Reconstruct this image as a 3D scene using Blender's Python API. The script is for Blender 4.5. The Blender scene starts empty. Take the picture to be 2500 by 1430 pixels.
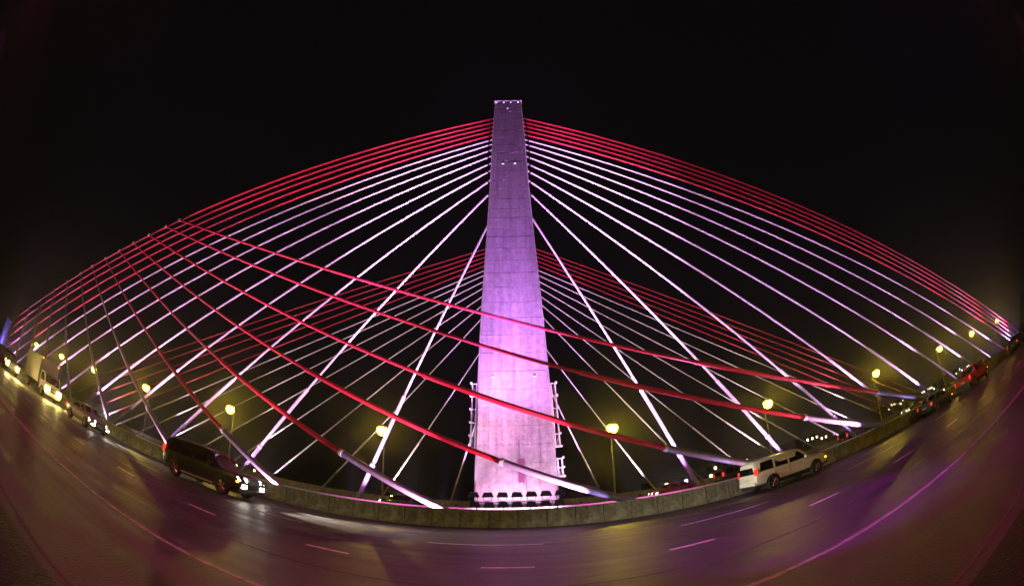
import bpy, bmesh, math, random
from mathutils import Vector, Matrix
R = math.radians
random.seed(7)
sc = bpy.context.scene
COL = sc.collection

# ------------------------------------------------------------------ camera: 15 mm diagonal fisheye
CAM_H = 1.62
cam = bpy.data.cameras.new('camera')
cam_o = bpy.data.objects.new('camera', cam)
COL.objects.link(cam_o)
right = Vector((0.999613, -0.001142, -0.027785))
fwd = Vector((0.016032, 0.840064, 0.542250))
up = Vector((0.022722, -0.542486, 0.839758))
M = Matrix((right, up, -fwd)).transposed().to_4x4()
M.translation = Vector((0, 0, CAM_H))
cam_o.matrix_world = M
cam.type = 'PANO'
pc = cam if hasattr(cam, 'panorama_type') else cam.cycles
pc.panorama_type = 'FISHEYE_EQUISOLID'
pc.fisheye_lens = 1009.79 / 2500 * 36
pc.fisheye_fov = R(220)
cam.sensor_fit = 'HORIZONTAL'
cam.sensor_width = 36
cam.shift_x = -(1267.33 - 1250) / 2500
cam.shift_y = -(715 - 639.35) / 1430      # a panoramic camera's vertical shift is a fraction of the height
cam.clip_start = 0.05
cam.clip_end = 6000
sc.camera = cam_o

# ------------------------------------------------------------------ night sky, view
world = bpy.data.worlds.new('World')
sc.world = world
world.use_nodes = True
wn = world.node_tree
bg = wn.nodes['Background']
bg.inputs[0].default_value = (0.0018, 0.0018, 0.0019, 1)
bg.inputs[1].default_value = 1.0
sc.render.engine = 'CYCLES'
sc.view_settings.view_transform = 'Standard'
sc.view_settings.look = 'None'
sc.view_settings.exposure = 0.0
sc.view_settings.gamma = 1.0
sc.cycles.use_denoising = True
sc.cycles.max_bounces = 5
sc.cycles.diffuse_bounces = 2
sc.cycles.glossy_bounces = 3
sc.cycles.sample_clamp_indirect = 4.0
sc.cycles.use_light_tree = True
sc.cycles.caustics_reflective = False
sc.cycles.caustics_refractive = False

# ------------------------------------------------------------------ materials
MATS = {}
def mat(name, col, rough=0.6, metal=0.0, noise=0.0, nscale=3.0, bump=0.0, bscale=20.0, spec=0.5, rand=0.0, emit=None, estr=0.0, rough_var=0.0, col2=None):
    m = bpy.data.materials.new(name)
    m.use_nodes = True
    nt = m.node_tree
    b = nt.nodes['Principled BSDF']
    b.inputs['Base Color'].default_value = (*col, 1)
    b.inputs['Roughness'].default_value = rough
    b.inputs['Metallic'].default_value = metal
    b.inputs['Specular IOR Level'].default_value = spec
    if emit:
        b.inputs['Emission Color'].default_value = (*emit, 1)
        b.inputs['Emission Strength'].default_value = estr
    tc = None
    if noise or bump or rough_var:
        tc = nt.nodes.new('ShaderNodeTexCoord')
    src = None
    if noise:
        n = nt.nodes.new('ShaderNodeTexNoise')
        n.inputs['Scale'].default_value = nscale
        n.inputs['Detail'].default_value = 7
        n.inputs['Roughness'].default_value = 0.65
        nt.links.new(tc.outputs['Object'], n.inputs['Vector'])
        r = nt.nodes.new('ShaderNodeValToRGB')
        c2 = col2 or tuple(min(1, c * (1 + noise)) for c in col)
        r.color_ramp.elements[0].position = 0.35
        r.color_ramp.elements[1].position = 0.68
        r.color_ramp.elements[0].color = (*[c * (1 - noise) for c in col], 1)
        r.color_ramp.elements[1].color = (*c2, 1)
        nt.links.new(n.outputs['Fac'], r.inputs['Fac'])
        src = r.outputs['Color']
        if rough_var:
            mr = nt.nodes.new('ShaderNodeMapRange')
            mr.inputs['From Min'].default_value = 0.3
            mr.inputs['From Max'].default_value = 0.7
            mr.inputs['To Min'].default_value = rough - rough_var
            mr.inputs['To Max'].default_value = rough + rough_var
            nt.links.new(n.outputs['Fac'], mr.inputs['Value'])
            nt.links.new(mr.outputs['Result'], b.inputs['Roughness'])
    if rand:
        oi = nt.nodes.new('ShaderNodeObjectInfo')
        mr = nt.nodes.new('ShaderNodeMapRange')
        mr.inputs['To Min'].default_value = 1 - rand
        mr.inputs['To Max'].default_value = 1 + rand
        nt.links.new(oi.outputs['Random'], mr.inputs['Value'])
        mx = nt.nodes.new('ShaderNodeMix')
        mx.data_type = 'RGBA'
        mx.blend_type = 'MULTIPLY'
        mx.inputs['Factor'].default_value = 1.0
        if src:
            nt.links.new(src, mx.inputs[6])
        else:
            mx.inputs[6].default_value = (*col, 1)
        nt.links.new(mr.outputs['Result'], mx.inputs[7])
        src = mx.outputs[2]
    if src:
        nt.links.new(src, b.inputs['Base Color'])
    if bump:
        n2 = nt.nodes.new('ShaderNodeTexNoise')
        n2.inputs['Scale'].default_value = bscale
        n2.inputs['Detail'].default_value = 6
        nt.links.new(tc.outputs['Object'], n2.inputs['Vector'])
        bp = nt.nodes.new('ShaderNodeBump')
        bp.inputs['Strength'].default_value = bump
        bp.inputs['Distance'].default_value = 0.02
        nt.links.new(n2.outputs['Fac'], bp.inputs['Height'])
        nt.links.new(bp.outputs['Normal'], b.inputs['Normal'])
    MATS[name] = m
    return m

def asphalt(name, col):
    m = mat(name, col, rough=0.5, noise=0.0, spec=0.36)
    nt = m.node_tree
    b = nt.nodes['Principled BSDF']
    tc = nt.nodes.new('ShaderNodeTexCoord')
    mp = nt.nodes.new('ShaderNodeMapping')
    mp.inputs['Scale'].default_value = (0.05, 1.0, 1.0)      # wheel tracks run along the lanes
    nt.links.new(tc.outputs['Object'], mp.inputs['Vector'])
    n1 = nt.nodes.new('ShaderNodeTexNoise'); n1.inputs['Scale'].default_value = 1.9; n1.inputs['Detail'].default_value = 7
    nt.links.new(mp.outputs['Vector'], n1.inputs['Vector'])
    n2 = nt.nodes.new('ShaderNodeTexNoise'); n2.inputs['Scale'].default_value = 0.9; n2.inputs['Detail'].default_value = 8; n2.inputs['Roughness'].default_value = 0.7
    nt.links.new(tc.outputs['Object'], n2.inputs['Vector'])
    n3 = nt.nodes.new('ShaderNodeTexNoise'); n3.inputs['Scale'].default_value = 26; n3.inputs['Detail'].default_value = 4
    nt.links.new(tc.outputs['Object'], n3.inputs['Vector'])
    add = nt.nodes.new('ShaderNodeMath'); add.operation = 'ADD'
    nt.links.new(n1.outputs['Fac'], add.inputs[0]); nt.links.new(n2.outputs['Fac'], add.inputs[1])
    r = nt.nodes.new('ShaderNodeValToRGB')
    r.color_ramp.elements[0].position = 0.38; r.color_ramp.elements[1].position = 0.62
    r.color_ramp.elements[0].color = (*[c * 0.35 for c in col], 1)
    r.color_ramp.elements[1].color = (*[c * 1.7 for c in col], 1)
    half = nt.nodes.new('ShaderNodeMath'); half.operation = 'MULTIPLY'; half.inputs[1].default_value = 0.5
    nt.links.new(add.outputs[0], half.inputs[0])
    nt.links.new(half.outputs[0], r.inputs['Fac'])
    nt.links.new(r.outputs['Color'], b.inputs['Base Color'])
    mr = nt.nodes.new('ShaderNodeMapRange')
    mr.inputs['From Min'].default_value = 0.35; mr.inputs['From Max'].default_value = 0.65
    mr.inputs['To Min'].default_value = 0.32; mr.inputs['To Max'].default_value = 0.60
    nt.links.new(half.outputs[0], mr.inputs['Value'])
    nt.links.new(mr.outputs['Result'], b.inputs['Roughness'])
    bp = nt.nodes.new('ShaderNodeBump'); bp.inputs['Strength'].default_value = 0.8; bp.inputs['Distance'].default_value = 0.02
    nt.links.new(n3.outputs['Fac'], bp.inputs['Height'])
    nt.links.new(bp.outputs['Normal'], b.inputs['Normal'])
    return m

asphalt('asphalt', (0.038, 0.032, 0.035))
asphalt('walkway_asphalt', (0.016, 0.014, 0.014))
mat('paint_dash', (0.62, 0.60, 0.58), 0.6, noise=0.35, nscale=4, bump=0.2, bscale=60)
mat('paint', (0.19, 0.185, 0.18), 0.6, noise=0.6, nscale=4, bump=0.2, bscale=60)
mat('concrete', (0.30, 0.29, 0.26), 0.85, noise=0.38, nscale=2.4, bump=0.35, bscale=9, rand=0.10)
mat('tower_concrete', (0.34, 0.32, 0.34), 0.85, noise=0.20, nscale=2.2, bump=0.6, bscale=7, rand=0.06)
def streaks(m, amount=0.35):
    # rain streaks and pour stains running down the concrete
    nt = m.node_tree; b = nt.nodes['Principled BSDF']
    old = b.inputs['Base Color'].links[0].from_socket
    ge = nt.nodes.new('ShaderNodeNewGeometry')
    mp = nt.nodes.new('ShaderNodeMapping'); mp.inputs['Scale'].default_value = (3.2, 3.2, 0.16)
    n = nt.nodes.new('ShaderNodeTexNoise'); n.inputs['Scale'].default_value = 1.0; n.inputs['Detail'].default_value = 8; n.inputs['Roughness'].default_value = 0.7
    n2 = nt.nodes.new('ShaderNodeTexNoise'); n2.inputs['Scale'].default_value = 5.0; n2.inputs['Detail'].default_value = 6; n2.inputs['Roughness'].default_value = 0.8
    ad = nt.nodes.new('ShaderNodeMath'); ad.operation = 'ADD'
    mr = nt.nodes.new('ShaderNodeMapRange'); mr.inputs['From Min'].default_value = 0.75; mr.inputs['From Max'].default_value = 1.25
    mr.inputs['To Min'].default_value = 1 - amount; mr.inputs['To Max'].default_value = 1 + amount * 0.8
    mx = nt.nodes.new('ShaderNodeMix'); mx.data_type = 'RGBA'; mx.blend_type = 'MULTIPLY'; mx.inputs['Factor'].default_value = 1.0
    nt.links.new(ge.outputs['Position'], mp.inputs['Vector']); nt.links.new(mp.outputs['Vector'], n.inputs['Vector']); nt.links.new(ge.outputs['Position'], n2.inputs['Vector'])
    nt.links.new(n.outputs['Fac'], ad.inputs[0]); nt.links.new(n2.outputs['Fac'], ad.inputs[1]); nt.links.new(ad.outputs[0], mr.inputs['Value'])
    nt.links.new(old, mx.inputs[6]); nt.links.new(mr.outputs['Result'], mx.inputs[7]); nt.links.new(mx.outputs[2], b.inputs['Base Color'])
streaks(MATS['tower_concrete'], 0.34)
streaks(MATS['concrete'], 0.45)
mat('seam', (0.07, 0.065, 0.065), 0.9)
mat('lamp_post', (0.16, 0.15, 0.15), 0.5, metal=0.4)
mat('tower_joint', (0.22, 0.21, 0.22), 0.9)
mat('dark_ground', (0.02, 0.02, 0.02), 0.9, noise=0.4, nscale=0.02)
mat('water', (0.006, 0.008, 0.010), 0.15)
mat('sheath_white', (0.78, 0.76, 0.78), 0.38, noise=0.06, nscale=2)
mat('sheath_red_lit', (0.62, 0.022, 0.060), 0.38, noise=0.10, nscale=2)  # red cable lighting put into the sheath's base colour
mat('sheath_dim_lit', (0.42, 0.38, 0.34), 0.45, noise=0.12, nscale=2)  # weak lamplight on a white sheath, put into a duller base colour
mat('pipe_grey', (0.24, 0.22, 0.32), 0.42, metal=0.2, noise=0.12, nscale=3)
mat('steel', (0.45, 0.45, 0.47), 0.40, metal=0.7, noise=0.1)
mat('galvanised', (0.62, 0.62, 0.64), 0.45, metal=0.3, noise=0.1)
mat('black_metal', (0.010, 0.010, 0.011), 0.6)
mat('lens_dark', (0.03, 0.02, 0.04), 0.1)
mat('rubber', (0.012, 0.012, 0.012), 0.8)
mat('rim', (0.45, 0.45, 0.46), 0.3, metal=0.9)
mat('glass', (0.006, 0.006, 0.008), 0.04, spec=0.8)
mat('chrome', (0.6, 0.6, 0.62), 0.15, metal=1.0)
mat('plate', (0.55, 0.50, 0.30), 0.5)
mat('trim_black', (0.012, 0.012, 0.013), 0.5)
for n, c in (('black', (0.006, 0.006, 0.008)), ('white', (0.72, 0.71, 0.68)), ('silver', (0.30, 0.30, 0.31)), ('red', (0.42, 0.012, 0.014)), ('blue', (0.03, 0.05, 0.11)), ('grey', (0.07, 0.07, 0.08))):
    mm = mat('paint_' + n, c, 0.28, spec=0.5)
    mm.node_tree.nodes['Principled BSDF'].inputs['Coat Weight'].default_value = 0.5
    mm.node_tree.nodes['Principled BSDF'].inputs['Coat Roughness'].default_value = 0.06
mat('headlamp', (0.8, 0.8, 0.8), 0.2, emit=(1.0, 0.97, 0.80), estr=30)
mat('headlamp_warm', (0.8, 0.8, 0.8), 0.2, emit=(1.0, 0.78, 0.10), estr=14)
mat('indicator', (0.5, 0.2, 0.02), 0.2, emit=(1.0, 0.35, 0.03), estr=6)
mat('tail_lamp', (0.4, 0.01, 0.01), 0.2, emit=(1.0, 0.05, 0.02), estr=1.4)
mat('lamp_glow', (0.9, 0.8, 0.3), 0.3, emit=(1.0, 0.80, 0.045), estr=18)
mat('marker_glow', (0.9, 0.8, 0.9), 0.3, emit=(1.0, 0.86, 1.0), estr=1.5)
mat('window_lit', (0.3, 0.25, 0.15), 0.5, emit=(1.0, 0.78, 0.38), estr=7)
mat('window_lit_cool', (0.3, 0.3, 0.3), 0.5, emit=(0.9, 0.95, 1.0), estr=7)
mat('building', (0.06, 0.055, 0.05), 0.9, noise=0.3, nscale=0.1)

# ------------------------------------------------------------------ mesh helpers
class MB:
    def __init__(self):
        self.v = []; self.f = []
    def poly(self, pts):
        n = len(self.v); self.v += [tuple(p) for p in pts]; self.f.append(tuple(range(n, n + len(pts)))); return self
    def box(self, x0, x1, y0, y1, z0, z1):
        n = len(self.v)
        self.v += [(x0, y0, z0), (x1, y0, z0), (x1, y1, z0), (x0, y1, z0), (x0, y0, z1), (x1, y0, z1), (x1, y1, z1), (x0, y1, z1)]
        self.f += [tuple(n + i for i in q) for q in ((0, 3, 2, 1), (4, 5, 6, 7), (0, 1, 5, 4), (1, 2, 6, 5), (2, 3, 7, 6), (3, 0, 4, 7))]
        return self
    def prism(self, base, off):
        off = Vector(off); n = len(self.v); k = len(base)
        self.v += [tuple(p) for p in base] + [tuple(Vector(p) + off) for p in base]
        self.f.append(tuple(range(n, n + k))[::-1]); self.f.append(tuple(range(n + k, n + 2 * k)))
        for i in range(k):
            j = (i + 1) % k
            self.f.append((n + i, n + j, n + k + j, n + k + i))
        return self
    def tube(self, a, b, r0, r1=None, seg=12, cap=True):
        a = Vector(a); b = Vector(b); r1 = r0 if r1 is None else r1
        d = (b - a).normalized()
        ref = Vector((0, 0, 1)) if abs(d.z) < 0.95 else Vector((1, 0, 0))
        u = d.cross(ref).normalized(); w = d.cross(u)
        n = len(self.v)
        for p, r in ((a, r0), (b, r1)):
            for i in range(seg):
                t = 2 * math.pi * i / seg
                self.v.append(tuple(p + u * (r * math.cos(t)) + w * (r * math.sin(t))))
        for i in range(seg):
            j = (i + 1) % seg
            self.f.append((n + i, n + j, n + seg + j, n + seg + i))
        if cap:
            self.f.append(tuple(n + i for i in range(seg))[::-1]); self.f.append(tuple(n + seg + i for i in range(seg)))
        return self
    def path(self, pts, r, seg=8):
        for a, b in zip(pts, pts[1:]):
            self.tube(a, b, r, seg=seg)
        return self
    def lathe(self, prof, seg=24, axis='y', origin=(0, 0, 0)):
        ox, oy, oz = origin; n = len(self.v); k = len(prof)
        for i in range(seg):
            t = 2 * math.pi * i / seg
            for (r, h) in prof:
                a, b = r * math.cos(t), r * math.sin(t)
                if axis == 'y': self.v.append((ox + a, oy + h, oz + b))
                elif axis == 'z': self.v.append((ox + a, oy + b, oz + h))
                else: self.v.append((ox + h, oy + a, oz + b))
        for i in range(seg):
            j = (i + 1) % seg
            for q in range(k - 1):
                self.f.append((n + i * k + q, n + j * k + q, n + j * k + q + 1, n + i * k + q + 1))
        return self
    def build(self, name, m, parent=None, smooth=False, bevel=0.0, auto=None):
        me = bpy.data.meshes.new(name)
        me.from_pydata(self.v, [], self.f)
        bm = bmesh.new(); bm.from_mesh(me)
        bmesh.ops.recalc_face_normals(bm, faces=bm.faces)
        if bevel:
            bmesh.ops.bevel(bm, geom=bm.edges[:] , offset=bevel, segments=1, affect='EDGES', clamp_overlap=True)
        if auto is not None:
            for e in bm.edges:
                e.smooth = len(e.link_faces) == 2 and e.calc_face_angle(0) < auto
        bm.to_mesh(me); bm.free()
        if smooth or auto is not None:
            for p in me.polygons: p.use_smooth = True
        me.materials.append(MATS[m])
        o = bpy.data.objects.new(name, me)
        COL.objects.link(o)
        if parent: o.parent = parent
        return o

def tag(o, label=None, cat=None, group=None, kind=None):
    if label: o['label'] = label
    if cat: o['category'] = cat
    if group: o['group'] = group
    if kind: o['kind'] = kind
    return o
def empty(name, loc=(0, 0, 0), rz=0.0):
    o = bpy.data.objects.new(name, None); COL.objects.link(o)
    o.location = loc; o.rotation_euler.z = rz
    return o
def inst(src, parent, loc=(0, 0, 0)):
    o = src.copy(); COL.objects.link(o); o.parent = parent; o.location = loc
    return o
def copy_tree(o, parent=None):
    c = o.copy(); COL.objects.link(c); c.parent = parent
    for ch in list(o.children): copy_tree(ch, c)
    return c
def spot(name, loc, target, power, col, cone=60, blend=0.6, r=0.15, parent=None):
    l = bpy.data.lights.new(name, 'SPOT')
    l.energy = power; l.color = col; l.spot_size = R(cone); l.spot_blend = blend; l.shadow_soft_size = r
    o = bpy.data.objects.new(name, l); COL.objects.link(o)
    o.location = loc
    o.rotation_euler = (Vector(target) - Vector(loc)).to_track_quat('-Z', 'Y').to_euler()
    if parent: o.parent = parent
    return o
def point(name, loc, power, col, r=0.2, parent=None):
    l = bpy.data.lights.new(name, 'POINT')
    l.energy = power; l.color = col; l.shadow_soft_size = r
    o = bpy.data.objects.new(name, l); COL.objects.link(o); o.location = loc
    if parent: o.parent = parent
    return o
ORD = ['lowest', 'second', 'third', 'fourth', 'fifth', 'sixth', 'seventh', 'eighth', 'ninth', 'tenth', 'eleventh', 'twelfth', 'thirteenth', 'topmost']

# ------------------------------------------------------------------ light colours and strengths
PINK = (0.88, 0.42, 1.0)
VIOLET = (0.58, 0.20, 0.86)
MAGENTA = (1.0, 0.12, 0.55)
SODIUM = (1.0, 0.66, 0.06)

# ------------------------------------------------------------------ setting
g = MB().box(-700, 700, -600, 900, -42, -40).build('ground', 'dark_ground'); tag(g, kind='structure')
w = MB().box(-420, 420, -300, 600, -39.9, -39.6).build('river', 'water'); tag(w, kind='structure')
road = MB().box(-420, 420, 1.4, 22.6, -1.2, 0).build('road', 'asphalt'); tag(road, kind='structure')
walk = MB().box(-420, 420, -10.5, 1.396, -1.2, 0.05).build('walkway', 'walkway_asphalt'); tag(walk, kind='structure')
far_road = MB().box(-420, 420, 26.0, 62, -1.2, -0.004).build('far_road', 'asphalt'); tag(far_road, kind='structure')
# painted lines: parts of the road
for y, wd in ((4.5, 0.13), (16.5, 0.09)):
    MB().box(-300, 300, y - wd / 2, y + wd / 2, 0, 0.004).build('edge_line', 'paint', road)
MB().box(-300, 300, 1.62, 1.66, 0, 0.003).build('gutter_seam', 'seam', road)
for y in (6.7, 10.95, 15.1):
    MB().box(-300, 300, y - 0.015, y + 0.015, 0, 0.003).build('pavement_seam', 'rubber', road)
dash = None
for y, x0, ln, per, wd, lim in ((8.8, -0.80, 1.08, 3.95, 0.12, 60), (13.05, 5.1, 3.5, 7.9, 0.11, 64)):
    dash = None
    k0 = int((-lim - x0) // per)
    for k in range(k0, int((lim - x0) // per) + 1):
        if dash is None:
            dash = MB().box(0, ln, -wd / 2, wd / 2, 0, 0.004).build('lane_dash', 'paint_dash', road); dash.location = (x0 + k * per, y, 0)
        else:
            inst(dash, road, (x0 + k * per, y, 0))

# median barrier of cast panels (each a part), long ends joined
bar = empty('concrete_barrier', (0, 20.3, 0))
tag(bar, 'long grey concrete road barrier of jointed panels in front of the tower', 'barrier')
prof = [(0, 0), (0.04, 0.10), (0.13, 0.32), (0.17, 0.94), (0.40, 0.94), (0.44, 0.32), (0.50, 0.0)]   # y,z
PW = 1.37
pan = None
for k in range(-30, 33):
    x = -0.07 + k * PW
    if pan is None:
        pan = MB().prism([(0.02, y, z) for y, z in prof], (PW - 0.04, 0, 0)).build('panel', 'concrete', bar); pan.location = (x, 0, 0)
    else:
        p_ = inst(pan, bar, (x, random.uniform(-0.006, 0.006), 0))
MB().prism([(0, y + 0.03, max(0, z - 0.02)) for y, z in prof if 0.02 < y + 0.03], (63 * PW, 0, 0)).build('core', 'seam', bar).location = (-0.07 - 30 * PW, 0.02, 0)
lb = MB()
for k in list(range(-200, -30)) + list(range(33, 200)):
    x = -0.07 + k * PW
    lb.prism([(x + 0.012, y, z) for y, z in prof], (PW - 0.024, 0, 0))
tag(lb.build('far_panels', 'concrete', bar), kind='stuff')
MB().box(-41.3, 45.2, 20.62, 20.66, 0.940, 0.946).build('cap_strip', 'steel', bar)

# parapet along the near edge of the far roadway, with assumed cable uplights
par = MB().prism([(-420, 27.2, 0.0), (-420, 27.5, 0.0), (-420, 27.46, 0.83), (-420, 27.24, 0.83)], (840, 0, 0)).build('far_parapet', 'sheath_white')
tag(par, 'low pale parapet glowing magenta just behind the concrete barrier', 'parapet')
par2 = MB().prism([(-420, 60.6, 0.0), (-420, 60.95, 0.0), (-420, 60.9, 0.9), (-420, 60.66, 0.9)], (840, 0, 0)).build('outer_parapet', 'concrete')
tag(par2, 'low concrete parapet on the far side of the distant roadway', 'parapet')

# ------------------------------------------------------------------ pylons
def tower_half(z):       # half width of the shaft at height z
    pts = [(-40, 3.4), (0, 2.84), (10.5, 2.54), (17, 2.30), (23, 2.02), (29, 1.84), (36, 1.72), (42.32, 1.54)]
    for (a, b), (c, d) in zip(pts, pts[1:]):
        if z <= c: return b + (d - b) * (z - a) / (c - a)
    return pts[-1][1]
TX = -0.13
YF, YB = 28.2, 31.8
TOP = 42.32
def pylon(dy, panels, label):
    t = empty('bridge_tower', (TX, 30.0 + dy, 0))
    tag(t, label, 'tower')
    zs = [-40, -10, 0, 5.28, 10.65, 14.88, 18.85, 22.42, 25.5, 29.05, 33, 36.67, TOP]
    yf, yb = YF - 30 + 0.06, YB - 30
    mb = MB(); ch = 0.10; ring = []
    for z in zs:
        h = tower_half(z)
        ring.append([(-h + ch, yf, z), (h - ch, yf, z), (h, yf + ch, z), (h, yb - ch, z), (h - ch, yb, z), (-h + ch, yb, z), (-h, yb - ch, z), (-h, yf + ch, z)])
    for a, b in zip(ring, ring[1:]):
        for i in range(8):
            j = (i + 1) % 8
            mb.poly([a[i], a[j], b[j], b[i]])
    mb.poly(ring[-1])
    me = mb.build('shaft', 'tower_concrete', t)
    bm = bmesh.new(); bm.from_mesh(me.data); bmesh.ops.remove_doubles(bm, verts=bm.verts, dist=1e-4); bmesh.ops.recalc_face_normals(bm, faces=bm.faces); bm.to_mesh(me.data); bm.free()
    # coping slab
    h = tower_half(TOP)
    MB().box(-h - 0.04, h + 0.04, yf - 0.09, yb + 0.04, TOP + 0.002, TOP + 0.16).build('coping', 'tower_concrete', t)
    if not panels: return t
    zr = []; z = 0.02
    cuts = [5.28, 10.65, 14.88, 18.85, 22.42, 25.5, 29.05, 33, 36.67, TOP - 0.01]
    lo = 0.02
    for c in cuts:
        n = max(1, round((c - lo) / 1.22))
        for i in range(n): zr.append((lo + (c - lo) * i / n, lo + (c - lo) * (i + 1) / n, i == n - 1))
        lo = c
    cols = [-1, -0.69, -0.35, 0.0, 0.33, 0.66, 1]
    for (z0, z1, last) in zr:
        ga, gb = 0.011, 0.026 if last else 0.011
        for a, b in zip(cols, cols[1:]):
            pr = random.uniform(0.056, 0.062)
            h0, h1 = tower_half(z0) - ch - 0.01, tower_half(z1) - ch - 0.01
            q = [(a * h0 + ga, yf + 0.002, z0 + ga), (b * h0 - ga, yf + 0.002, z0 + ga), (b * h1 - ga, yf + 0.002, z1 - gb), (a * h1 + ga, yf + 0.002, z1 - gb)]
            MB().prism(q, (0, -pr, 0)).build('panel', 'tower_concrete', t)
    return t
tower = pylon(0, True, 'tall tapering concrete pylon lit violet, standing at the centre behind the barrier')
tower2 = pylon(27.0, False, 'second concrete pylon hidden directly behind the lit central one')

ty = YF - 30 + 0.06
# small marker lamps and fittings on the front face
for x, z in ((-1.37, 42.0), (-0.5, 42.0), (0.31, 42.0), (1.17, 42.0)):
    mk = MB().box(x - 0.045, x + 0.045, ty - 0.14, ty - 0.07, z - 0.04, z + 0.04).build('marker_lamp', 'marker_glow', tower)
mk = MB().box(-0.14, -0.02, ty - 0.16, ty - 0.07, 40.72, 40.80).build('marker_lamp', 'galvanised', tower)
for x, z in ((-0.6, 31.33), (0.57, 31.33), (-1.46, 10.19), (1.49, 10.2)):
    MB().box(x - 0.11, x + 0.11, ty - 0.10, ty - 0.07, z - 0.02, z + 0.02).build('bracket_lamp', 'marker_glow', tower)
hz = MB().box(0.15, 0.56, ty - 0.10, ty - 0.066, 2.58, 4.24).build('access_hatch', 'sheath_red_lit', tower)
MATS['hatch'] = mat('hatch', (0.20, 0.06, 0.16), 0.5)
hz.data.materials[0] = MATS['hatch']
MB().tube((0.36, ty - 0.10, 2.58), (0.36, ty - 0.10, 2.42), 0.035).box(0.30, 0.42, ty - 0.15, ty - 0.066, 2.36, 2.44).build('hatch_latch', 'galvanised', hz)
MB().path([(0.62, ty - 0.10, 4.2), (0.66, ty - 0.10, 2.6), (0.72, ty - 0.10, 0.1)], 0.018).build('conduit', 'tower_joint', tower)
MB().path([(0.26, ty - 0.10, 5.6), (0.28, ty - 0.10, 4.25)], 0.03).build('conduit', 'tower_joint', tower)
# weathered access ladders / lighting frames clamped to the tower's sides
def side_frame(sx, z0, z1, label):
    x0 = tower_half((z0 + z1) / 2)
    t = empty('lighting_frame', (TX + sx * (x0 + 0.05), 29.0, z0)); tag(t, label, 'frame', 'frames on the tower sides')
    H = z1 - z0
    lean = -(tower_half(z0) - tower_half(z1))
    def P_(u, z): return (sx * (u + lean * (z / H)), 0, z)
    for u in (0.12, 0.42):
        MB().tube(P_(u, 0), P_(u, H), 0.06, seg=8).build('rail', 'sheath_white', t)
    n = max(2, int(H / 0.95))
    for i in range(n + 1):
        z = H * i / n
        r_ = MB().tube(P_(-0.05, z), P_(0.55, z), 0.045, seg=8).build('rung', 'sheath_white', t)
        MB().box(-0.07, 0.07, -0.10, 0.10, -0.02, 0.12).build('clamp', 'sheath_white', r_).location = P_(0.52, z)
        if i < n and i % 2 == 0:
            MB().tube(P_(0.12, z), P_(0.42, z + H / n), 0.022, seg=6).build('brace', 'galvanised', t)
    for u in (0.05, 0.26, 0.47):
        MB().box(-0.06, 0.06, -0.08, 0.08, 0.0, 0.16).build('fitting', 'sheath_white', t).location = P_(u, -0.02)
    return t
side_frame(-1, 5.05, 9.95, 'pale steel ladder frame clamped to the left side of the tower')
side_frame(1, 5.1, 9.85, 'tall pale steel ladder frame clamped to the right side of the tower')
side_frame(1, 2.9, 4.25, 'short pale steel frame low on the right side of the tower')

# ------------------------------------------------------------------ floodlight rack in front of the tower foot
def flood_rack(z, x0, x1, n, label, rail):
    t = empty('floodlight_rack', (0, 25.6, 0)); tag(t, label, 'floodlights', 'floodlight rows at the tower foot')
    first = None
    for i in range(n):
        x = x0 + (x1 - x0) * i / (n - 1)
        if first is None:
            hs = MB().prism([(-0.36, -0.12, 0.0), (0.36, -0.12, 0.0), (0.24, -0.06, 0.30), (-0.24, -0.06, 0.30)], (0, 0.16, 0.05)).build('floodlight', 'black_metal', t)
            MB().poly([(-0.30, 0.052, 0.08), (0.30, 0.052, 0.08), (0.22, 0.108, 0.33), (-0.22, 0.108, 0.33)]).build('lens', 'lens_dark', hs)
            MB().path([(-0.24, -0.03, 0.02), (-0.24, -0.03, -0.20), (0.0, -0.03, -0.24), (0.24, -0.03, -0.20), (0.24, -0.03, 0.02)], 0.022, 6).build('yoke', 'black_metal', hs)
            hs.location = (x, 0, z); first = hs
        else:
            o = copy_tree(first, t); o.location = (x, random.uniform(-.02, .02), z + random.uniform(-.012, .012))
            o.rotation_euler = (random.uniform(-.05, .05), random.uniform(-.03, .03), 0)
    if rail:
        MB().box(x0 - 0.25, x1 + 0.25, 0.02, 0.10, z + 0.34, z + 0.40).build('rail', 'black_metal', t)
        MB().box(x0 - 0.25, x1 + 0.25, 0.02, 0.10, z - 0.42, z - 0.36).build('rail', 'black_metal', t)
        for i in range(4):
            x = x0 + (x1 - x0) * (0.02 + i * 0.32)
            MB().box(x - 0.05, x + 0.05, 0.11, 0.17, -1.2, z + 0.4).build('post', 'black_metal', t)
    return t
flood_rack(1.56, -2.70, 2.50, 7, 'upper row of seven black floodlights before the tower foot', False)
rack2 = flood_rack(0.90, -2.62, 2.42, 7, 'lower row of seven black floodlights on a rail before the tower foot', True)
ledge = MB().box(-6, 6, 25.2, 27.1, -0.6, -0.10).build('ledge', 'concrete'); tag(ledge, 'narrow concrete ledge under the floodlight rows', 'ledge')

# the floodlights' light on the shaft: narrow beams up high, wide ones low
for i in range(7):
    x = -2.6 + 5.1 * i / 6
    xs = TX + (x - TX) * 0.55
    spot('floodlight_beam', (x, 26.25, 1.3), (xs, 28.2, 32.5), 36000, VIOLET, 31, 1.0, 0.2)
    spot('floodlight_beam', (x, 26.2, 0.9), (xs, 28.2, 14.0), 1150, (0.80, 0.28, 0.86), 52, 1.0, 0.2)
    spot('floodlight_beam', (x, 25.95, 0.35), (xs, 28.2, 2.2), 420, (1.0, 0.50, 0.84), 120, 1.0, 0.2)

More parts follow.
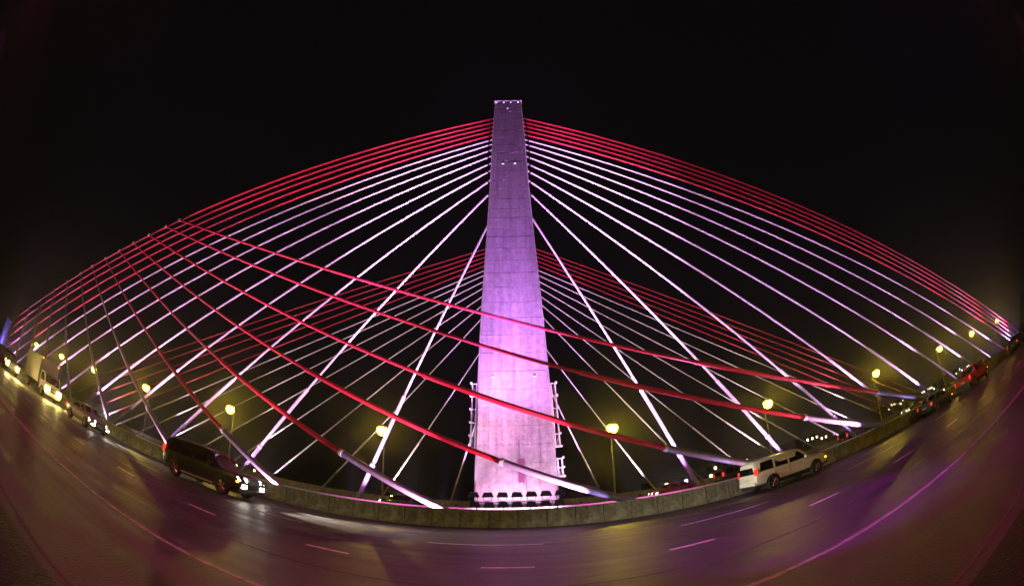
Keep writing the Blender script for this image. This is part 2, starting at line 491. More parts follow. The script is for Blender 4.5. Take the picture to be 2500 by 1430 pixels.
# ------------------------------------------------------------------ stay cables
def lerp(a, b, t): return a + (b - a) * t
def stay(A, B, sheath, r, label, cat='cable', group=None, z_pipe=3.5, z_sleeve=9.1, collar_m='galvanised', clamp=False, sleeve_m=None, name='stay_cable'):
    """A: lower anchor, B: upper end; sheath, thicker lower sleeve and a steel guide pipe at the foot."""
    A = Vector(A); B = Vector(B)
    t = empty(name, A); tag(t, label, cat, group)
    D = B - A
    fz = lambda z: max(0.0, min(0.95, (z - A.z) / D.z))
    tp, ts = fz(z_pipe), fz(z_sleeve)
    seg = 14
    O = Vector((0, 0, 0))
    MB().tube(D * ts, D, r[0], seg=seg).build('sheath', sheath, t, auto=0.9)
    MB().tube(D * tp, D * ts, r[1], seg=seg).build('sleeve', sleeve_m or sheath, t, auto=0.9)
    MB().tube(O, D * tp, r[2], seg=seg).build('guide_pipe', 'pipe_grey', t, auto=0.9)
    u = D.normalized()
    MB().tube(D * ts - u * 0.12, D * ts + u * 0.02, r[1] * 1.10, seg=seg).build('collar', sleeve_m or sheath, t, auto=0.9)
    MB().tube(D * tp - u * 0.10, D * tp + u * 0.10, r[2] * 1.14, seg=seg).build('collar', collar_m, t, auto=0.9)
    if clamp:
        MB().tube(D - u * 0.25, D + u * 0.12, r[0] * 1.9, seg=10).build('clamp', 'steel', t, auto=0.9)
    else:
        MB().tube(D - u * 0.75, D - u * 0.62, r[0] * 1.5, seg=10).build('collar', 'black_metal', t, auto=0.9)
    return t
# near fan: lower (inner) to upper (outer)
ZL = [25.45, 29.15, 30.85, 32.25, 33.33, 34.45, 35.42, 36.4, 37.17, 37.99, 38.77, 39.5, 40.28, 41.09]
XL = [-11.95, -23.56, -34.86, -45.8, -56.05, -66.36, -76.62, -86.04, -96.33, -104.95, -114.4, -123.52, -130.7, -137.8]
ZR = [26.2, 29.05, 30.75, 32.1, 33.15, 34.28, 35.28, 36.25, 37.07, 37.97, 38.75, 39.52, 40.25, 41.03]
XR = [13.57, 22.70, 31.86, 40.69, 49.87, 58.70, 67.40, 75.92, 84.77, 93.0, 96.0, 98.8, 101.4, 103.9]
XL2 = [-9.3, -19.2, -28.8, -38.4, -48, -57.6, -67, -76, -84.5, -92.5, -101, -109.5, -117.5, -125.5]
XR2 = [11.6, 19.2, 26.8, 34.5, 42, 49.7, 57.3, 65.2, 73.2, 77.2, 81, 84.6, 88.2, 92]
for side, XA, ZA in ((-1, XL, ZL), (1, XR, ZR)):
    sn = 'left' if side < 0 else 'right'
    for i, (x, z) in enumerate(zip(XA, ZA)):
        red = i >= 9
        c = 'red' if red else 'white'
        nth = ORD[i] if i < 9 else ['lowest', 'second lowest', 'middle', 'second highest', 'topmost'][i - 9]
        if not red and i: nth += ' lowest'
        lab = f'{nth} {c} stay cable on the {sn} of the large front fan'
        xe = side * 2.0 + (-0.03 if side < 0 else -0.25)     # where the measured line meets the shaft
        hw = tower_half(z) + side * 0 - 0.12
        A = Vector((x, 30.0, 0.3)); B = Vector((xe, 30.0, z))
        xin = TX + side * hw
        B2 = A + (B - A) * ((xin - A.x) / (B.x - A.x))
        A2 = A + (B - A) * (-0.3 / (B.z - A.z))
        stay(A2, B2, 'sheath_red_lit' if red else 'sheath_white', (0.118 if red else 0.10, 0.15, 0.19), lab, group=f'{c} stay cables of the front fan')
for side, XA, ZA in ((-1, XL2, ZL), (1, XR2, ZR)):
    sn = 'left' if side < 0 else 'right'
    for i, (x, z) in enumerate(zip(XA, ZA)):
        red = i >= 9
        c = 'red' if red else 'white'
        nth = ORD[i] if i < 9 else ['lowest', 'second lowest', 'middle', 'second highest', 'topmost'][i - 9]
        if not red and i: nth += ' lowest'
        lab = f'{nth} thin {c} stay cable {sn} of the tower in the rear fan'
        z2 = z + (0.9 if i > 1 else (-1.6 if i == 0 else -1.4))
        A = Vector((x, 57.0, 0.0)); B = Vector((side * 1.9 + TX, 57.0, z2))
        stay(A, B, 'sheath_red_lit' if red else 'sheath_white', (0.085, 0.13, 0.16), lab, group=f'{c} stay cables of the rear fan')
# long crossing ties: foot just behind the barrier, head clamped to the topmost left stay
TXS = [-43.6, -46.3, -50, -53.7, -57.4, -61.5, -65.7, -69.9, -75.3, -81.3, -88, -95.8]
FXS = [(33.21, 1.51), (24.92, 1.31), (13.24, 1.62), (5.78, .85), (-3.9, .87), (-14.09, 1.06), (-24.4, 1.42), (-33.78, 1.13), (-43.57, 1.2), (-53.2, 1.6), (-62.3, 1.6), (-70.8, 1.7)]
for i, (tx, (fx, fz_)) in enumerate(zip(TXS, FXS)):
    B = Vector((tx, 30.0 - 0.14, 41.09 - (41.09 - 0.3) * (-2.03 - tx) / (137.8 - 2.03)))
    V = Vector((fx, 21.8, fz_))
    A = V + (V - B) * (V.z / (B.z - V.z))
    red = i < 6
    nth = ['rightmost', 'second', 'third', 'fourth', 'fifth', 'sixth', 'seventh', 'eighth', 'ninth', 'tenth', 'eleventh', 'leftmost'][i]
    if 0 < i < 11: nth += ' from the right'
    lab = f'{"red" if red else "dull grey"} crossing cable before the fan, {nth} of them'
    stay(A, B, 'sheath_red_lit' if red else 'sheath_dim_lit', (0.115, 0.165, 0.21), lab, group='crossing cables in front of the fan', clamp=True, z_pipe=3.6, z_sleeve=9.1, name='crossing_cable')
# stub standing in for one more crossing cable's guide tube, lit violet
A = Vector((-101.5, 26.0, 0.0)); B = Vector((-98.6, 26.0, 8.0))
t = empty('guide_tube', A); tag(t, 'short thick steel cable tube lit violet at the extreme left edge', 'tube')
MB().tube((0, 0, 0), B - A, 0.9, seg=16).build('pipe', 'pipe_grey', t, auto=0.9)
MB().tube((B - A) * 0.97, (B - A), 0.98, seg=16).build('flange', 'steel', t, auto=0.9)

spot('added_tube_beam', (-96.5, 23.5, 0.4), (-100, 26, 4.5), 2200, (0.30, 0.22, 1.0), 90, 0.8, 0.1)  # added bare spot that tints the tube violet
for s_ in (-1, 1):
    spot('added_frame_beam', (TX + s_ * 3.6, 27.6, 0.9), (TX + s_ * 3.0, 29.0, 7.5), 1800, (0.9, 0.6, 1.0), 50, 0.8, 0.1)  # added spot, no fixture, to brighten the side frame
    for k in range(4):
        spot('added_parapet_wash', (s_ * (3.4 + 2.2 * k), 24.4, 0.25), (s_ * (4.2 + 2.2 * k), 27.2, 0.55), 240, MAGENTA, 100, 0.8, 0.1)  # added spots without fixtures that turn the parapet magenta
# assumed cable lighting: unseen uplights on the far parapet (for the fan) and on the slot between decks (for the crossing cables)
def assumed_uplight(x, y, z, target, power, col, cone, parent):
    h = MB().box(-0.16, 0.16, -0.10, 0.10, -0.12, 0.10).build('assumed_uplight', 'black_metal', parent)  # assumed fixture, out of sight behind the barrier
    h.location = (x, y, z)
    spot('assumed_uplight_beam', (x, y - 0.02, z + 0.13), target, power, col, cone, 0.7, 0.2)
for x in (-104, -84, -66, -50, -36, -23, -11):
    assumed_uplight(x, 28.2, 0.3, (x * 0.86, 30.0, 14), 13000, PINK, 95, par)
for x in (11, 21, 32, 45, 60, 76, 92):
    assumed_uplight(x, 28.2, 0.3, (x * 0.86, 30.0, 14), 13000, PINK, 95, par)
for s in (-1, 1):
    for k in range(4):      # strong beams reaching the upper ends by the tower
        assumed_uplight(s * (5.0 + 2.2 * k), 28.0, 0.3, (s * (3.5 + 3 * k), 30, 38), 60000, PINK, 26, par)
for x in (-90, -62, -38, -16, 16, 36, 58):
    assumed_uplight(x, 55.2, 0.3, (x * 0.8, 57.0, 14), 18000, (1.0, 0.72, 0.80), 95, par2)
for s in (-1, 1):
    assumed_uplight(s * 8, 55.0, 0.3, (s * 5, 57, 38), 60000, PINK, 30, par2)
for (fx, fz_) in FXS[:7]:        # a pair of assumed uplights, bare spots only, at each crossing cable's foot
    for d_ in (1.6, 5.2):
        spot('assumed_crossing_beam', (fx - d_, 21.15, 0.3), (fx - d_ - 1.6, 22.2, 2.0), 240, (0.58, 0.42, 1.0), 130, 0.9, 0.12)
    spot('assumed_crossing_beam', (fx - 9.5, 21.3, 0.3), (fx - 17, 24.0, 8.0), 20000, (1.0, 0.42, 0.62), 76, 0.9, 0.12)  # added pink spot, no fixture, for the cable's upper run

# ------------------------------------------------------------------ street lamps on the far roadway
lamp0 = None
def street_lamp(loc, label, ry=1, power=850):
    global lamp0
    if lamp0 is None:
        t = empty('street_lamp', loc)
        MB().tube((0, 0, 0), (0, 0, 8.7), 0.11, 0.06, 10).build('pole', 'lamp_post', t, auto=0.9)
        MB().tube((0, 0, 0), (0, 0, 0.5), 0.17, 0.15, 10).build('base', 'lamp_post', t, auto=0.9)
        MB().path([(0, 0, 8.6), (0, -0.25, 9.0), (0, -0.8, 9.15)], 0.05, 8).build('arm', 'lamp_post', t)
        hd = MB().lathe([(0.0, 0.26), (0.22, 0.22), (0.40, 0.10), (0.50, -0.06), (0.52, -0.12)], 14, 'z', (0, -1.0, 9.12)).build('luminaire', 'steel', t, smooth=True)
        MB().lathe([(0.50, -0.04), (0.62, -0.22), (0.64, -0.42), (0.55, -0.70), (0.36, -0.92), (0.14, -1.02), (0.0, -1.03)], 14, 'z', (0, -1.0, 9.08)).build('globe', 'lamp_glow', hd, smooth=True)
        lamp0 = t
    else:
        t = copy_tree(lamp0); t.location = loc
    tag(t, label, 'street lamp', 'street lamps on the far roadway')
    point('lamp_light', (0, -1.75, 8.55), power, SODIUM, 0.05, t)
    return t
LX = [(-15.1, 46), (10.5, 46), (-37.8, 46), (31.5, 46), (-58.7, 46), (55.6, 46), (81.1, 46), (102.3, 46), (127, 46), (-100.5, 46), (-124, 46), (-80, 46)]
LN = ['left of the tower, nearest to it', 'right of the tower, nearest to it', 'second to the left of the tower', 'second to the right of the tower', 'third to the left of the tower', 'third to the right of the tower', 'fourth to the right of the tower', 'fifth to the right of the tower', 'farthest to the right by the cable ends', 'fifth to the left above the truck', 'farthest to the left above the headlights', 'fourth to the left of the tower']
for (x, y), n in zip(LX, LN):
    street_lamp((x, y, 0), 'glowing yellow street lamp on a thin pole, ' + n)
# the same kind of lamp assumed along the near walkway, behind the viewer; added spots throw the light forward
for x, n in ((-50, 'farthest left of'), (-26, 'well left of'), (-1, 'straight behind'), (24, 'well right of'), (48, 'farthest right of')):
    t = copy_tree(lamp0); t.location = (x, -9.2, 0); t.rotation_euler.z = math.pi
    tag(t, f'assumed street lamp behind the viewer on the walkway, {n} the camera', 'street lamp', 'assumed street lamps along the walkway')
    for c in list(t.children):
        if c.type == 'LIGHT': bpy.data.objects.remove(c)
    spot('lamp_light', (x, -8.2, 8.1), (x, 23, 2.0), 6000, SODIUM, 72, 0.8, 0.3)
# magenta wash on the road from added bare spots; no floodlights stand here
for k, x in enumerate(range(-54, 55, 9)):
    c_ = ((1.0, 0.07, 0.18), (0.95, 0.05, 0.27), (1.0, 0.06, 0.20), (0.82, 0.05, 0.40))[k % 4]
    spot('added_road_wash', (x, -5.0, 14.0), (x + 1.5, 5.2, 0), 8800, c_, 56, 1.0, 0.2)
spot('added_road_wash', (9, -9.5, 15.0), (5.4, 8.4, 0), 24000, (0.55, 0.05, 0.90), 20, 0.35, 0.05)  # added unseen spot for the violet patch on the road

# ------------------------------------------------------------------ vehicles
def wheel_mesh(r=0.39, wdt=0.26):
    ty_ = MB().lathe([(r * 0.66, -wdt / 2), (r * 0.93, -wdt / 2), (r, -wdt * 0.36), (r, wdt * 0.36), (r * 0.93, wdt / 2), (r * 0.66, wdt / 2), (r * 0.66, -wdt / 2)], 26, 'y')
    rm = MB().lathe([(r * 0.66, wdt * 0.40), (r * 0.60, wdt * 0.30), (r * 0.58, 0.0), (r * 0.66, -wdt * 0.40)], 26, 'y')
    for k in range(5):
        for q in (-0.13, 0.13):
            a = 2 * math.pi * k / 5 + q
            d = Vector((math.cos(a), 0, math.sin(a)))
            rm.tube(d * r * 0.10 + Vector((0, wdt * 0.34, 0)), d * r * 0.63 + Vector((0, wdt * 0.34, 0)), r * 0.055, r * 0.075, 6)
    rm.lathe([(0.0, wdt * 0.40), (r * 0.17, wdt * 0.38), (r * 0.20, wdt * 0.28)], 14, 'y')
    disc = MB().lathe([(0.0, 0.02), (r * 0.58, 0.02)], 20, 'y')
    return ty_, rm, disc

SUV = dict(st=[(-2.76, .60, 1.02, 1.58, .90, .70), (-2.72, .50, 1.08, 1.74, .95, .74), (-2.60, .45, 1.12, 1.84, .985, .765), (-2.2, .42, 1.13, 1.885, 1.0, .785), (-1.0, .40, 1.13, 1.92, 1.01, .80), (-.1, .40, 1.13, 1.915, 1.01, .80), (.45, .40, 1.13, 1.88, 1.01, .795), (.72, .40, 1.13, 1.80, 1.01, .79), (1.34, .40, 1.13, 1.235, 1.01, .84), (1.6, .40, 1.11, 1.20, 1.01, .87), (2.3, .42, 1.05, 1.13, .99, .85), (2.60, .45, .98, 1.06, .955, .82), (2.72, .50, .90, .98, .91, .80), (2.77, .58, .80, .86, .86, .78)],
           wb=(-1.63, 1.66), r=.405, belt=1.13, roof=1.86, hw=.98, hr=.79, L=2.76,
           win=[[(-2.45, 1.20), (-1.52, 1.20), (-1.46, 1.74), (-2.30, 1.70)], [(-1.36, 1.20), (-.44, 1.20), (-.42, 1.76), (-1.30, 1.75)], [(-.32, 1.20), (.98, 1.20), (.62, 1.60), (.40, 1.75), (-.30, 1.765)]],
           ws=[(1.22, 1.26), (.74, 1.76)], rw=[(-2.775, 1.14), (-2.765, 1.52)], hz=(0.86, 1.02), fz=(0.56, 0.72), tz=(1.02, 1.40))
SEDAN = dict(st=[(-2.35, .50, .80, .92, .78, .66), (-2.25, .40, .88, 1.00, .84, .70), (-1.75, .34, .93, 1.05, .89, .70), (-1.45, .32, .93, 1.12, .90, .66), (-.75, .30, .93, 1.42, .90, .62), (-.1, .30, .93, 1.45, .90, .62), (.35, .30, .93, 1.40, .90, .62), (1.10, .30, .92, 1.00, .90, .68), (1.3, .30, .90, .97, .90, .72), (1.95, .33, .80, .88, .87, .70), (2.25, .38, .70, .77, .80, .66), (2.35, .45, .62, .67, .72, .62)],
             wb=(-1.35, 1.40), r=.33, belt=.93, roof=1.40, hw=.875, hr=.62, L=2.34,
             win=[[(-1.25, 1.0), (-.42, 1.0), (-.42, 1.33), (-.80, 1.32)], [(-.34, 1.0), (.80, 1.0), (.36, 1.31), (-.34, 1.335)]],
             ws=[(1.02, 1.02), (.42, 1.37)], rw=[(-1.62, 1.07), (-.85, 1.39)], hz=(0.60, 0.74), fz=(0.40, 0.48), tz=(.70, .92))
PICK = dict(st=[(-2.76, .60, .95, 1.10, .90, .84), (-2.70, .52, 1.02, 1.18, .96, .90), (-1.2, .45, 1.05, 1.20, .99, .90), (-1.05, .45, 1.08, 1.24, .99, .86), (-1.0, .45, 1.08, 1.80, .99, .76), (-.2, .45, 1.08, 1.86, .99, .77), (.45, .45, 1.08, 1.82, .99, .77), (1.20, .45, 1.08, 1.20, .99, .84), (2.25, .45, 1.02, 1.12, .97, .85), (2.62, .50, .95, 1.03, .93, .82), (2.76, .60, .82, .88, .86, .78)],
            wb=(-1.75, 1.75), r=.40, belt=1.08, roof=1.80, hw=.96, hr=.765, L=2.75,
            win=[[(-.92, 1.16), (-.16, 1.16), (-.16, 1.68), (-.88, 1.67)], [(-.06, 1.16), (.92, 1.16), (.56, 1.54), (.36, 1.69), (-.06, 1.70)]],
            ws=[(1.10, 1.26), (.52, 1.76)], rw=[(-1.05, 1.28), (-1.03, 1.70)], hz=(0.82, 1.0), fz=(0.55, 0.68), tz=(.82, 1.16))

def vehicle(name, S, paint, loc, rz, label, cat, group, scale=1.0, lamps='headlamp', tails=True, rails=False, beams=0, board=False, heads=True, bcol=(1.0, 0.92, 0.70), bcone=34, baim=4.5):
    t = empty(name, loc, rz); t.scale = (scale,) * 3
    tag(t, label, cat, group)
    mb = MB(); rings = []
    for (x, zb, zm, zt, w_, wr) in S['st']:
        half = [(0, zb), (w_ * .80, zb), (w_ * .97, zb + .10), (w_, zb + (zm - zb) * .45), (w_ * .992, zb + (zm - zb) * .80), (w_ * .97, zm), (wr + (w_ * .97 - wr) * .06, zt - .09 * min(1, (zt - zm) / .5)), (wr * .93, zt - .02 * min(1, (zt - zm) / .5)), (wr * .5, zt + .012), (0, zt + .018)]
        rings.append([(x, y, z) for y, z in half] + [(x, -y, z) for y, z in half[-2:0:-1]])
    n = len(rings[0])
    for r_ in rings: mb.v += r_
    for i in range(len(rings) - 1):
        for j in range(n):
            k = (j + 1) % n
            mb.f.append((i * n + j, i * n + k, (i + 1) * n + k, (i + 1) * n + j))
    mb.f.append(tuple(range(n))); mb.f.append(tuple((len(rings) - 1) * n + j for j in range(n)))
    body = mb.build('body', paint, t, auto=0.55)
    hw, hr, belt, roof = S['hw'], S['hr'], S['belt'], S['roof']
    def side_y(z): return hw + (hr - hw) * max(0, min(1, (z - belt) / (roof - belt - .05))) + .012
    for s in (-1, 1):
        for wpts in S['win']:
            a = [Vector((x, s * side_y(z), z)) for x, z in wpts]
            MB().prism(a, (0, -s * .02, 0)).build('window', 'glass', t)
        # door handles, mirror, seams
        for wpts in S['win'][-2:]:
            xh = wpts[0][0] + 0.10
            MB().box(xh, xh + .20, min(s * (hw + .02), s * (hw + .055)), max(s * (hw + .02), s * (hw + .055)), belt - .13, belt - .095).build('door_handle', 'chrome' if paint != 'paint_white' else paint, t)
            xs_ = wpts[0][0] - .05
            MB().box(xs_ - .006, xs_ + .006, min(s * (hw + .01), s * (hw + .034)), max(s * (hw + .01), s * (hw + .034)), .55, belt - .02).build('door_seam', 'trim_black', t)
        xm = S['win'][-1][1][0] - .12
        MB().box(xm - .08, xm + .10, min(s * (hw + .03), s * (hw + .24)), max(s * (hw + .03), s * (hw + .24)), belt + .04, belt + .22).build('mirror', paint, t, bevel=.03)
        if rails:
            MB().path([(-2.1, s * (hr - .07), S['roof'] + .03), (-1.9, s * (hr - .07), S['roof'] + .10), (.1, s * (hr - .07), S['roof'] + .10), (.35, s * (hr - .07), S['roof'] + .03)], .022, 6).build('roof_rail', 'steel', t)
        if board:
            MB().box(S['wb'][0] + .5, S['wb'][1] - .5, min(s * (hw - .05), s * (hw + .07)), max(s * (hw - .05), s * (hw + .07)), .36, .42).build('running_board', 'steel', t)
        MB().box(S['wb'][0] + .55, S['wb'][1] - .55, min(s * (hw - .02), s * (hw + .035)), max(s * (hw - .02), s * (hw + .035)), .44, .52).build('rocker_trim', 'trim_black', t)
        for wx in S['wb']:
            r_ = S['r']
            y0, y1 = s * (hw - .18), s * (hw + .042)
            ar = MB(); k = 16
            pts = [(wx + (r_ + .085) * math.cos(math.pi * i / k), y0, max(S['r'] + (r_ + .085) * math.sin(math.pi * i / k), .0)) for i in range(k + 1)] + [(wx - r_ - .085, y0, .34), (wx + r_ + .085, y0, .34)]
            ar.prism(pts, (0, y1 - y0, 0)).build('wheel_arch', 'trim_black', t)
            a, b, c = wheel_mesh(r_)
            tyre = a.build('wheel', 'rubber', t, auto=0.7)
            tyre.location = (wx, s * (hw - .045), r_)
            if s < 0: tyre.rotation_euler.z = math.pi
            b.build('rim', 'rim', tyre, auto=0.7); c.build('brake_disc', 'black_metal', tyre)
    # windscreens
    (x0, z0), (x1, z1) = S['ws']
    MB().prism([(x0 + .03, -.80 * hw / .98, z0), (x0 + .03, .80 * hw / .98, z0), (x1 + .03, hr - .07, z1), (x1 + .03, -hr + .07, z1)], (.012, 0, .012)).build('windscreen', 'glass', t)
    (x0, z0), (x1, z1) = S['rw']
    MB().prism([(x0 - .012, -hw + .16, z0), (x0 - .012, hw - .16, z0), (x1 - .012, hr - .10, z1), (x1 - .012, -hr + .10, z1)], (-.012, 0, .006)).build('rear_window', 'glass', t)
    L = S['L']
    fx = S['st'][-3][0]
    MB().box(fx - .05, L + .05, -hw * .86, hw * .86, S['fz'][0] - .16, S['fz'][0] - .02).build('front_bumper', 'trim_black', t, bevel=.03)
    MB().box(-L - .06, -L + .12, -hw * .90, hw * .90, S['st'][0][1] - .12, S['st'][0][1] + .10).build('rear_bumper', paint if paint == 'paint_white' else 'trim_black', t, bevel=.03)
    gr = MB().box(L - .10, L + .03, -.46, .46, S['fz'][1] + .02, S['hz'][1] - .02).build('grille', 'trim_black', t)
    for k in range(3):
        z = S['fz'][1] + .06 + k * (S['hz'][1] - S['fz'][1] - .12) / 2
        MB().box(L + .028, L + .045, -.44, .44, z - .012, z + .012).build('grille_bar', 'chrome', gr)
    for s in (-1, 1):
        xa = S['st'][-4][0]
        ys = sorted((s * .50, s * (hw - .06)))
        hl = MB().prism([(fx + .04, s * (hw - .005), S['hz'][0]), (L + .01, s * .50, S['hz'][0]), (L - .05, s * .50, S['hz'][1]), (fx - .12, s * (hw - .015), S['hz'][1])], (.03, s * .012, 0)).build('headlight', lamps if heads else 'glass', t)
        fg = MB().box(fx + .10, L + .035, min(s * .55, s * (hw - .12)), max(s * .55, s * (hw - .12)), S['fz'][0], S['fz'][1]).build('fog_lamp', lamps if heads else 'glass', t)
        MB().box(fx - .12, fx + .02, min(s * (hw - .04), s * (hw + .012)), max(s * (hw - .04), s * (hw + .012)), S['hz'][0] - .10, S['hz'][0] - .02).build('side_marker', 'indicator', t)
        tl = MB().box(-L - .03, -L + .14, min(s * (hw - .14), s * (hw - .01)), max(s * (hw - .14), s * (hw - .01)), S['tz'][0], S['tz'][1]).build('tail_light', 'tail_lamp' if tails else 'sheath_red_lit', t)
        MB().box(-L - .036, -L + .135, min(s * (hw - .18), s * (hw - .012)), max(s * (hw - .18), s * (hw - .012)), (S['tz'][0] + S['tz'][1]) / 2 - .04, (S['tz'][0] + S['tz'][1]) / 2 + .02).build('reverse_lens', 'chrome', tl)
        if lamps == 'headlamp_warm':
            point('headlight_glare', (L + .35, s * .66, .92), 160, (1.0, .74, .22), 0.15, t)
        if beams:
            b = spot('headlight_beam', (L + .12, s * .66, (S['hz'][0] + S['hz'][1]) / 2), (L + baim, s * .7, 0.0), beams, bcol, bcone, 0.9, 0.06, t)
    MB().box(-L - .055, -L - .02, -.19, .19, .78 if S is not SEDAN else .62, .90 if S is not SEDAN else .74).build('number_plate', 'plate', t)
    MB().box(-L - .02, L - .3, -hw * .75, hw * .75, .26, S['st'][3][1] + .03).build('underbody', 'trim_black', t)
    return t
VG = 'vehicles on the near roadway'
vehicle('suv', SUV, 'paint_black', (-14.0, 15.62, 0), 0, 'large black SUV with bright headlights beside the barrier, left of the tower', 'suv', VG, 1.0, rails=True, beams=9000, board=True, bcone=44, baim=9)
vehicle('suv', SUV, 'paint_white', (13.35, 18.35, 0), 0, 'large white SUV seen from behind, right of the tower', 'suv', VG, .89, heads=False, rails=True)
vehicle('sedan', SEDAN, 'paint_silver', (-28.3, 16.0, 0), 0, 'silver sedan with white headlights behind the black SUV', 'car', VG, 1.05, beams=3000)
vehicle('sedan', SEDAN, 'paint_grey', (30.3, 18.4, 0), 0, 'dark sedan with orange tail lights, nearest behind the white SUV', 'car', VG, .92, heads=False)
vehicle('pickup', PICK, 'paint_red', (35.6, 16.7, 0), 0, 'bright red pickup truck far off on the right', 'pickup', VG, .96, heads=False)
vehicle('sedan', SEDAN, 'paint_blue', (55, 17.2, 0), 0, 'blue sedan at the far right end of the road', 'car', VG, 1.1, heads=False)
vehicle('suv', SUV, 'paint_grey', (-43.5, 12.4, 0), 0, 'vehicle with blazing yellow headlights at the far left', 'suv', VG, 1.0, lamps='headlamp_warm', beams=4200, bcol=(1.0, .62, .18))

# box truck
def box_truck(loc, label):
    t = empty('box_truck', loc); tag(t, label, 'truck', VG)
    MB().prism([(2.0, -1.02, .55), (3.9, -1.02, .55), (3.95, -1.02, 1.15), (3.6, -1.02, 1.35), (3.05, -1.02, 2.2), (2.0, -1.02, 2.25)], (0, 2.04, 0)).build('cab', 'paint_white', t, bevel=.05)
    bx = MB().box(-3.4, 1.9, -1.2, 1.2, .95, 3.35).build('cargo_box', 'paint_white', t, bevel=.03)
    for x in (-3.36, 1.84):
        MB().box(x - .05, x + .05, -1.22, 1.22, .93, 3.37).build('box_rib', 'steel', bx)
    MB().box(-3.3, 3.0, -.5, .5, .5, .9).build('chassis', 'trim_black', t)
    MB().prism([(3.58, -.9, 1.42), (3.58, .9, 1.42), (3.12, .85, 2.1), (3.12, -.85, 2.1)], (.03, 0, .02)).build('windscreen', 'glass', t)
    for s in (-1, 1):
        MB().prism([(2.3, s * 1.03, 1.4), (3.4, s * 1.03, 1.4), (3.0, s * 1.03, 2.05), (2.3, s * 1.03, 2.08)], (0, s * .015, 0)).build('window', 'glass', t)
        MB().box(3.88, 4.02, min(s * .46, s * 1.02), max(s * .46, s * 1.02), .66, 1.16).build('headlight', 'headlamp_warm', t)
        MB().box(1.86, 1.95, min(s * 1.0, s * 1.12), max(s * 1.0, s * 1.12), 3.2, 3.3).build('marker_lamp', 'indicator', bx)
        point('headlight_glare', (4.25, s * .75, .95), 190, (1.0, .74, .22), 0.15, t)
        spot('headlight_beam', (4.1, s * .8, .92), (8.5, s * .9, 0), 4200, (1.0, .62, .18), 40, .9, .06, t)
        MB().box(3.2, 3.35, min(s * 1.05, s * 1.3), max(s * 1.05, s * 1.3), 1.4, 1.85).build('mirror', 'trim_black', t)
        for wx in (-2.0, 2.95):
            a, b, c = wheel_mesh(.46, .28)
            tyre = a.build('wheel', 'rubber', t, auto=.7); tyre.location = (wx, s * .95, .46)
            if s < 0: tyre.rotation_euler.z = math.pi
            b.build('rim', 'rim', tyre, auto=.7); c.build('brake_disc', 'black_metal', tyre)
    MB().box(3.85, 4.0, -1.0, 1.0, .42, .70).build('front_bumper', 'steel', t)
    MB().box(3.9, 3.97, -.5, .5, .75, 1.15).build('grille', 'trim_black', t)
box_truck((-41.5, 16.6, 0), 'white box truck with glaring yellow headlights on the left')

# cars on the far roadway: roofs and lamps above the barrier
FG = 'cars on the far roadway'
vehicle('sedan', SEDAN, 'paint_black', (-10.5, 38, 0), math.pi, 'black car passing behind the barrier just left of the tower', 'car', FG, 1.0)
vehicle('sedan', SEDAN, 'paint_red', (14.3, 38, 0), math.pi, 'car with white headlights behind the barrier just right of the tower', 'car', FG, 1.0)
vehicle('suv', SUV, 'paint_grey', (21.5, 37, 0), 0, 'grey SUV with red tail lights behind the white SUV', 'suv', FG, 1.0, heads=False)
vehicle('sedan', SEDAN, 'paint_blue', (31, 42, 0), math.pi, 'oncoming car with white headlights beyond the nose of the white SUV', 'car', FG, 1.0)
vehicle('suv', SUV, 'paint_black', (40, 38, 0), 0, 'black SUV with red tail lights beyond the barrier on the right', 'suv', FG, .95, heads=False)
vehicle('sedan', SEDAN, 'paint_silver', (57, 40, 0), math.pi, 'oncoming silver car beyond the dark sedan on the right', 'car', FG, 1.0)
vehicle('sedan', SEDAN, 'paint_grey', (72, 41, 0), math.pi, 'oncoming grey car beyond the red pickup', 'car', FG, 1.0)
vehicle('suv', SUV, 'paint_silver', (84, 38, 0), math.pi, 'oncoming silver SUV at the far right of the distant roadway', 'suv', FG, 1.0)

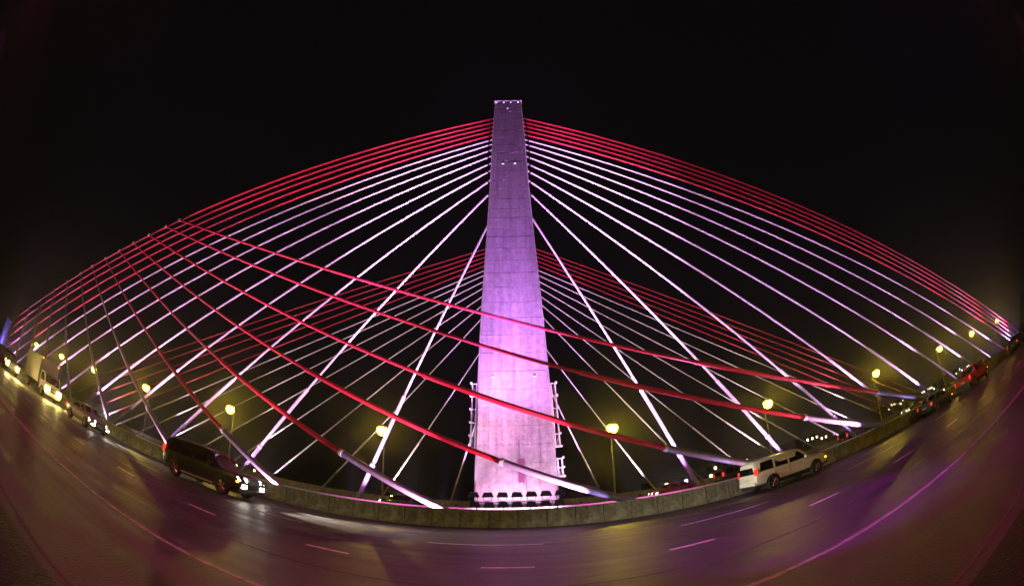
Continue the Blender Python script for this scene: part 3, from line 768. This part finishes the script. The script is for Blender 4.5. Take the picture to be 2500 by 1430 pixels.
# ------------------------------------------------------------------ distant buildings with lit windows
BG = 'distant city buildings on the right'
spec = [(62, 150, 24, -1.5), (95, 170, 30, 1.5), (128, 185, 26, -.5), (165, 190, 34, 3.0), (205, 200, 30, 1.0), (245, 190, 36, 4.0), (290, 180, 30, 2.0), (340, 170, 40, 3.5), (-150, 190, 40, -2), (-60, 210, 36, -3)]
nm = ['first', 'second', 'third', 'fourth', 'fifth', 'sixth', 'seventh', 'eighth']
for i, (x, y, wd, zt) in enumerate(spec):
    t = empty('building', (x, y, -40))
    lab = f'dark distant building with lit windows, {nm[i]} from the tower on the right' if i < 8 else ('dark distant building far to the left' if i == 8 else 'dark distant building left of the tower')
    tag(t, lab, 'building', BG)
    H = zt + 43.5
    wl = MB().box(-wd / 2, wd / 2, 0, 20, 0, H).build('wall', 'building', t)
    MB().box(-wd / 2 - .3, wd / 2 + .3, -.3, 20.3, H, H + .5).build('roof', 'building', t)
    for k in range(9):
        wx = -wd / 2 + wd * (k + .5) / 9; wz = H - random.choice((1.6, 1.6, 3.4))
        wn_ = MB().box(wx - .6, wx + .6, -.08, .0 - .003, wz - .6, wz + .6)
        if random.random() < .6:
            wn_.build('window', random.choice(('window_lit', 'window_lit', 'window_lit_cool')), t)
        else:
            wn_.build('window', 'glass', t)

# ------------------------------------------------------------------ damp night air: lamps and floodlights glow in it
hz_ = MB().box(-705, 705, -605, 905, -43, 62).build('haze', 'asphalt'); tag(hz_, kind='stuff')
hm = bpy.data.materials.new('haze'); hm.use_nodes = True
hn = hm.node_tree
for n_ in list(hn.nodes):
    if n_.type != 'OUTPUT_MATERIAL': hn.nodes.remove(n_)
pv = hn.nodes.new('ShaderNodeVolumePrincipled')
pv.inputs['Color'].default_value = (0.9, 0.9, 0.95, 1)
pv.inputs['Density'].default_value = 0.0013
pv.inputs['Anisotropy'].default_value = 0.9
hn.links.new(pv.outputs[0], [n_ for n_ in hn.nodes if n_.type == 'OUTPUT_MATERIAL'][0].inputs['Volume'])
hz_.data.materials[0] = hm
sc.cycles.volume_bounces = 0
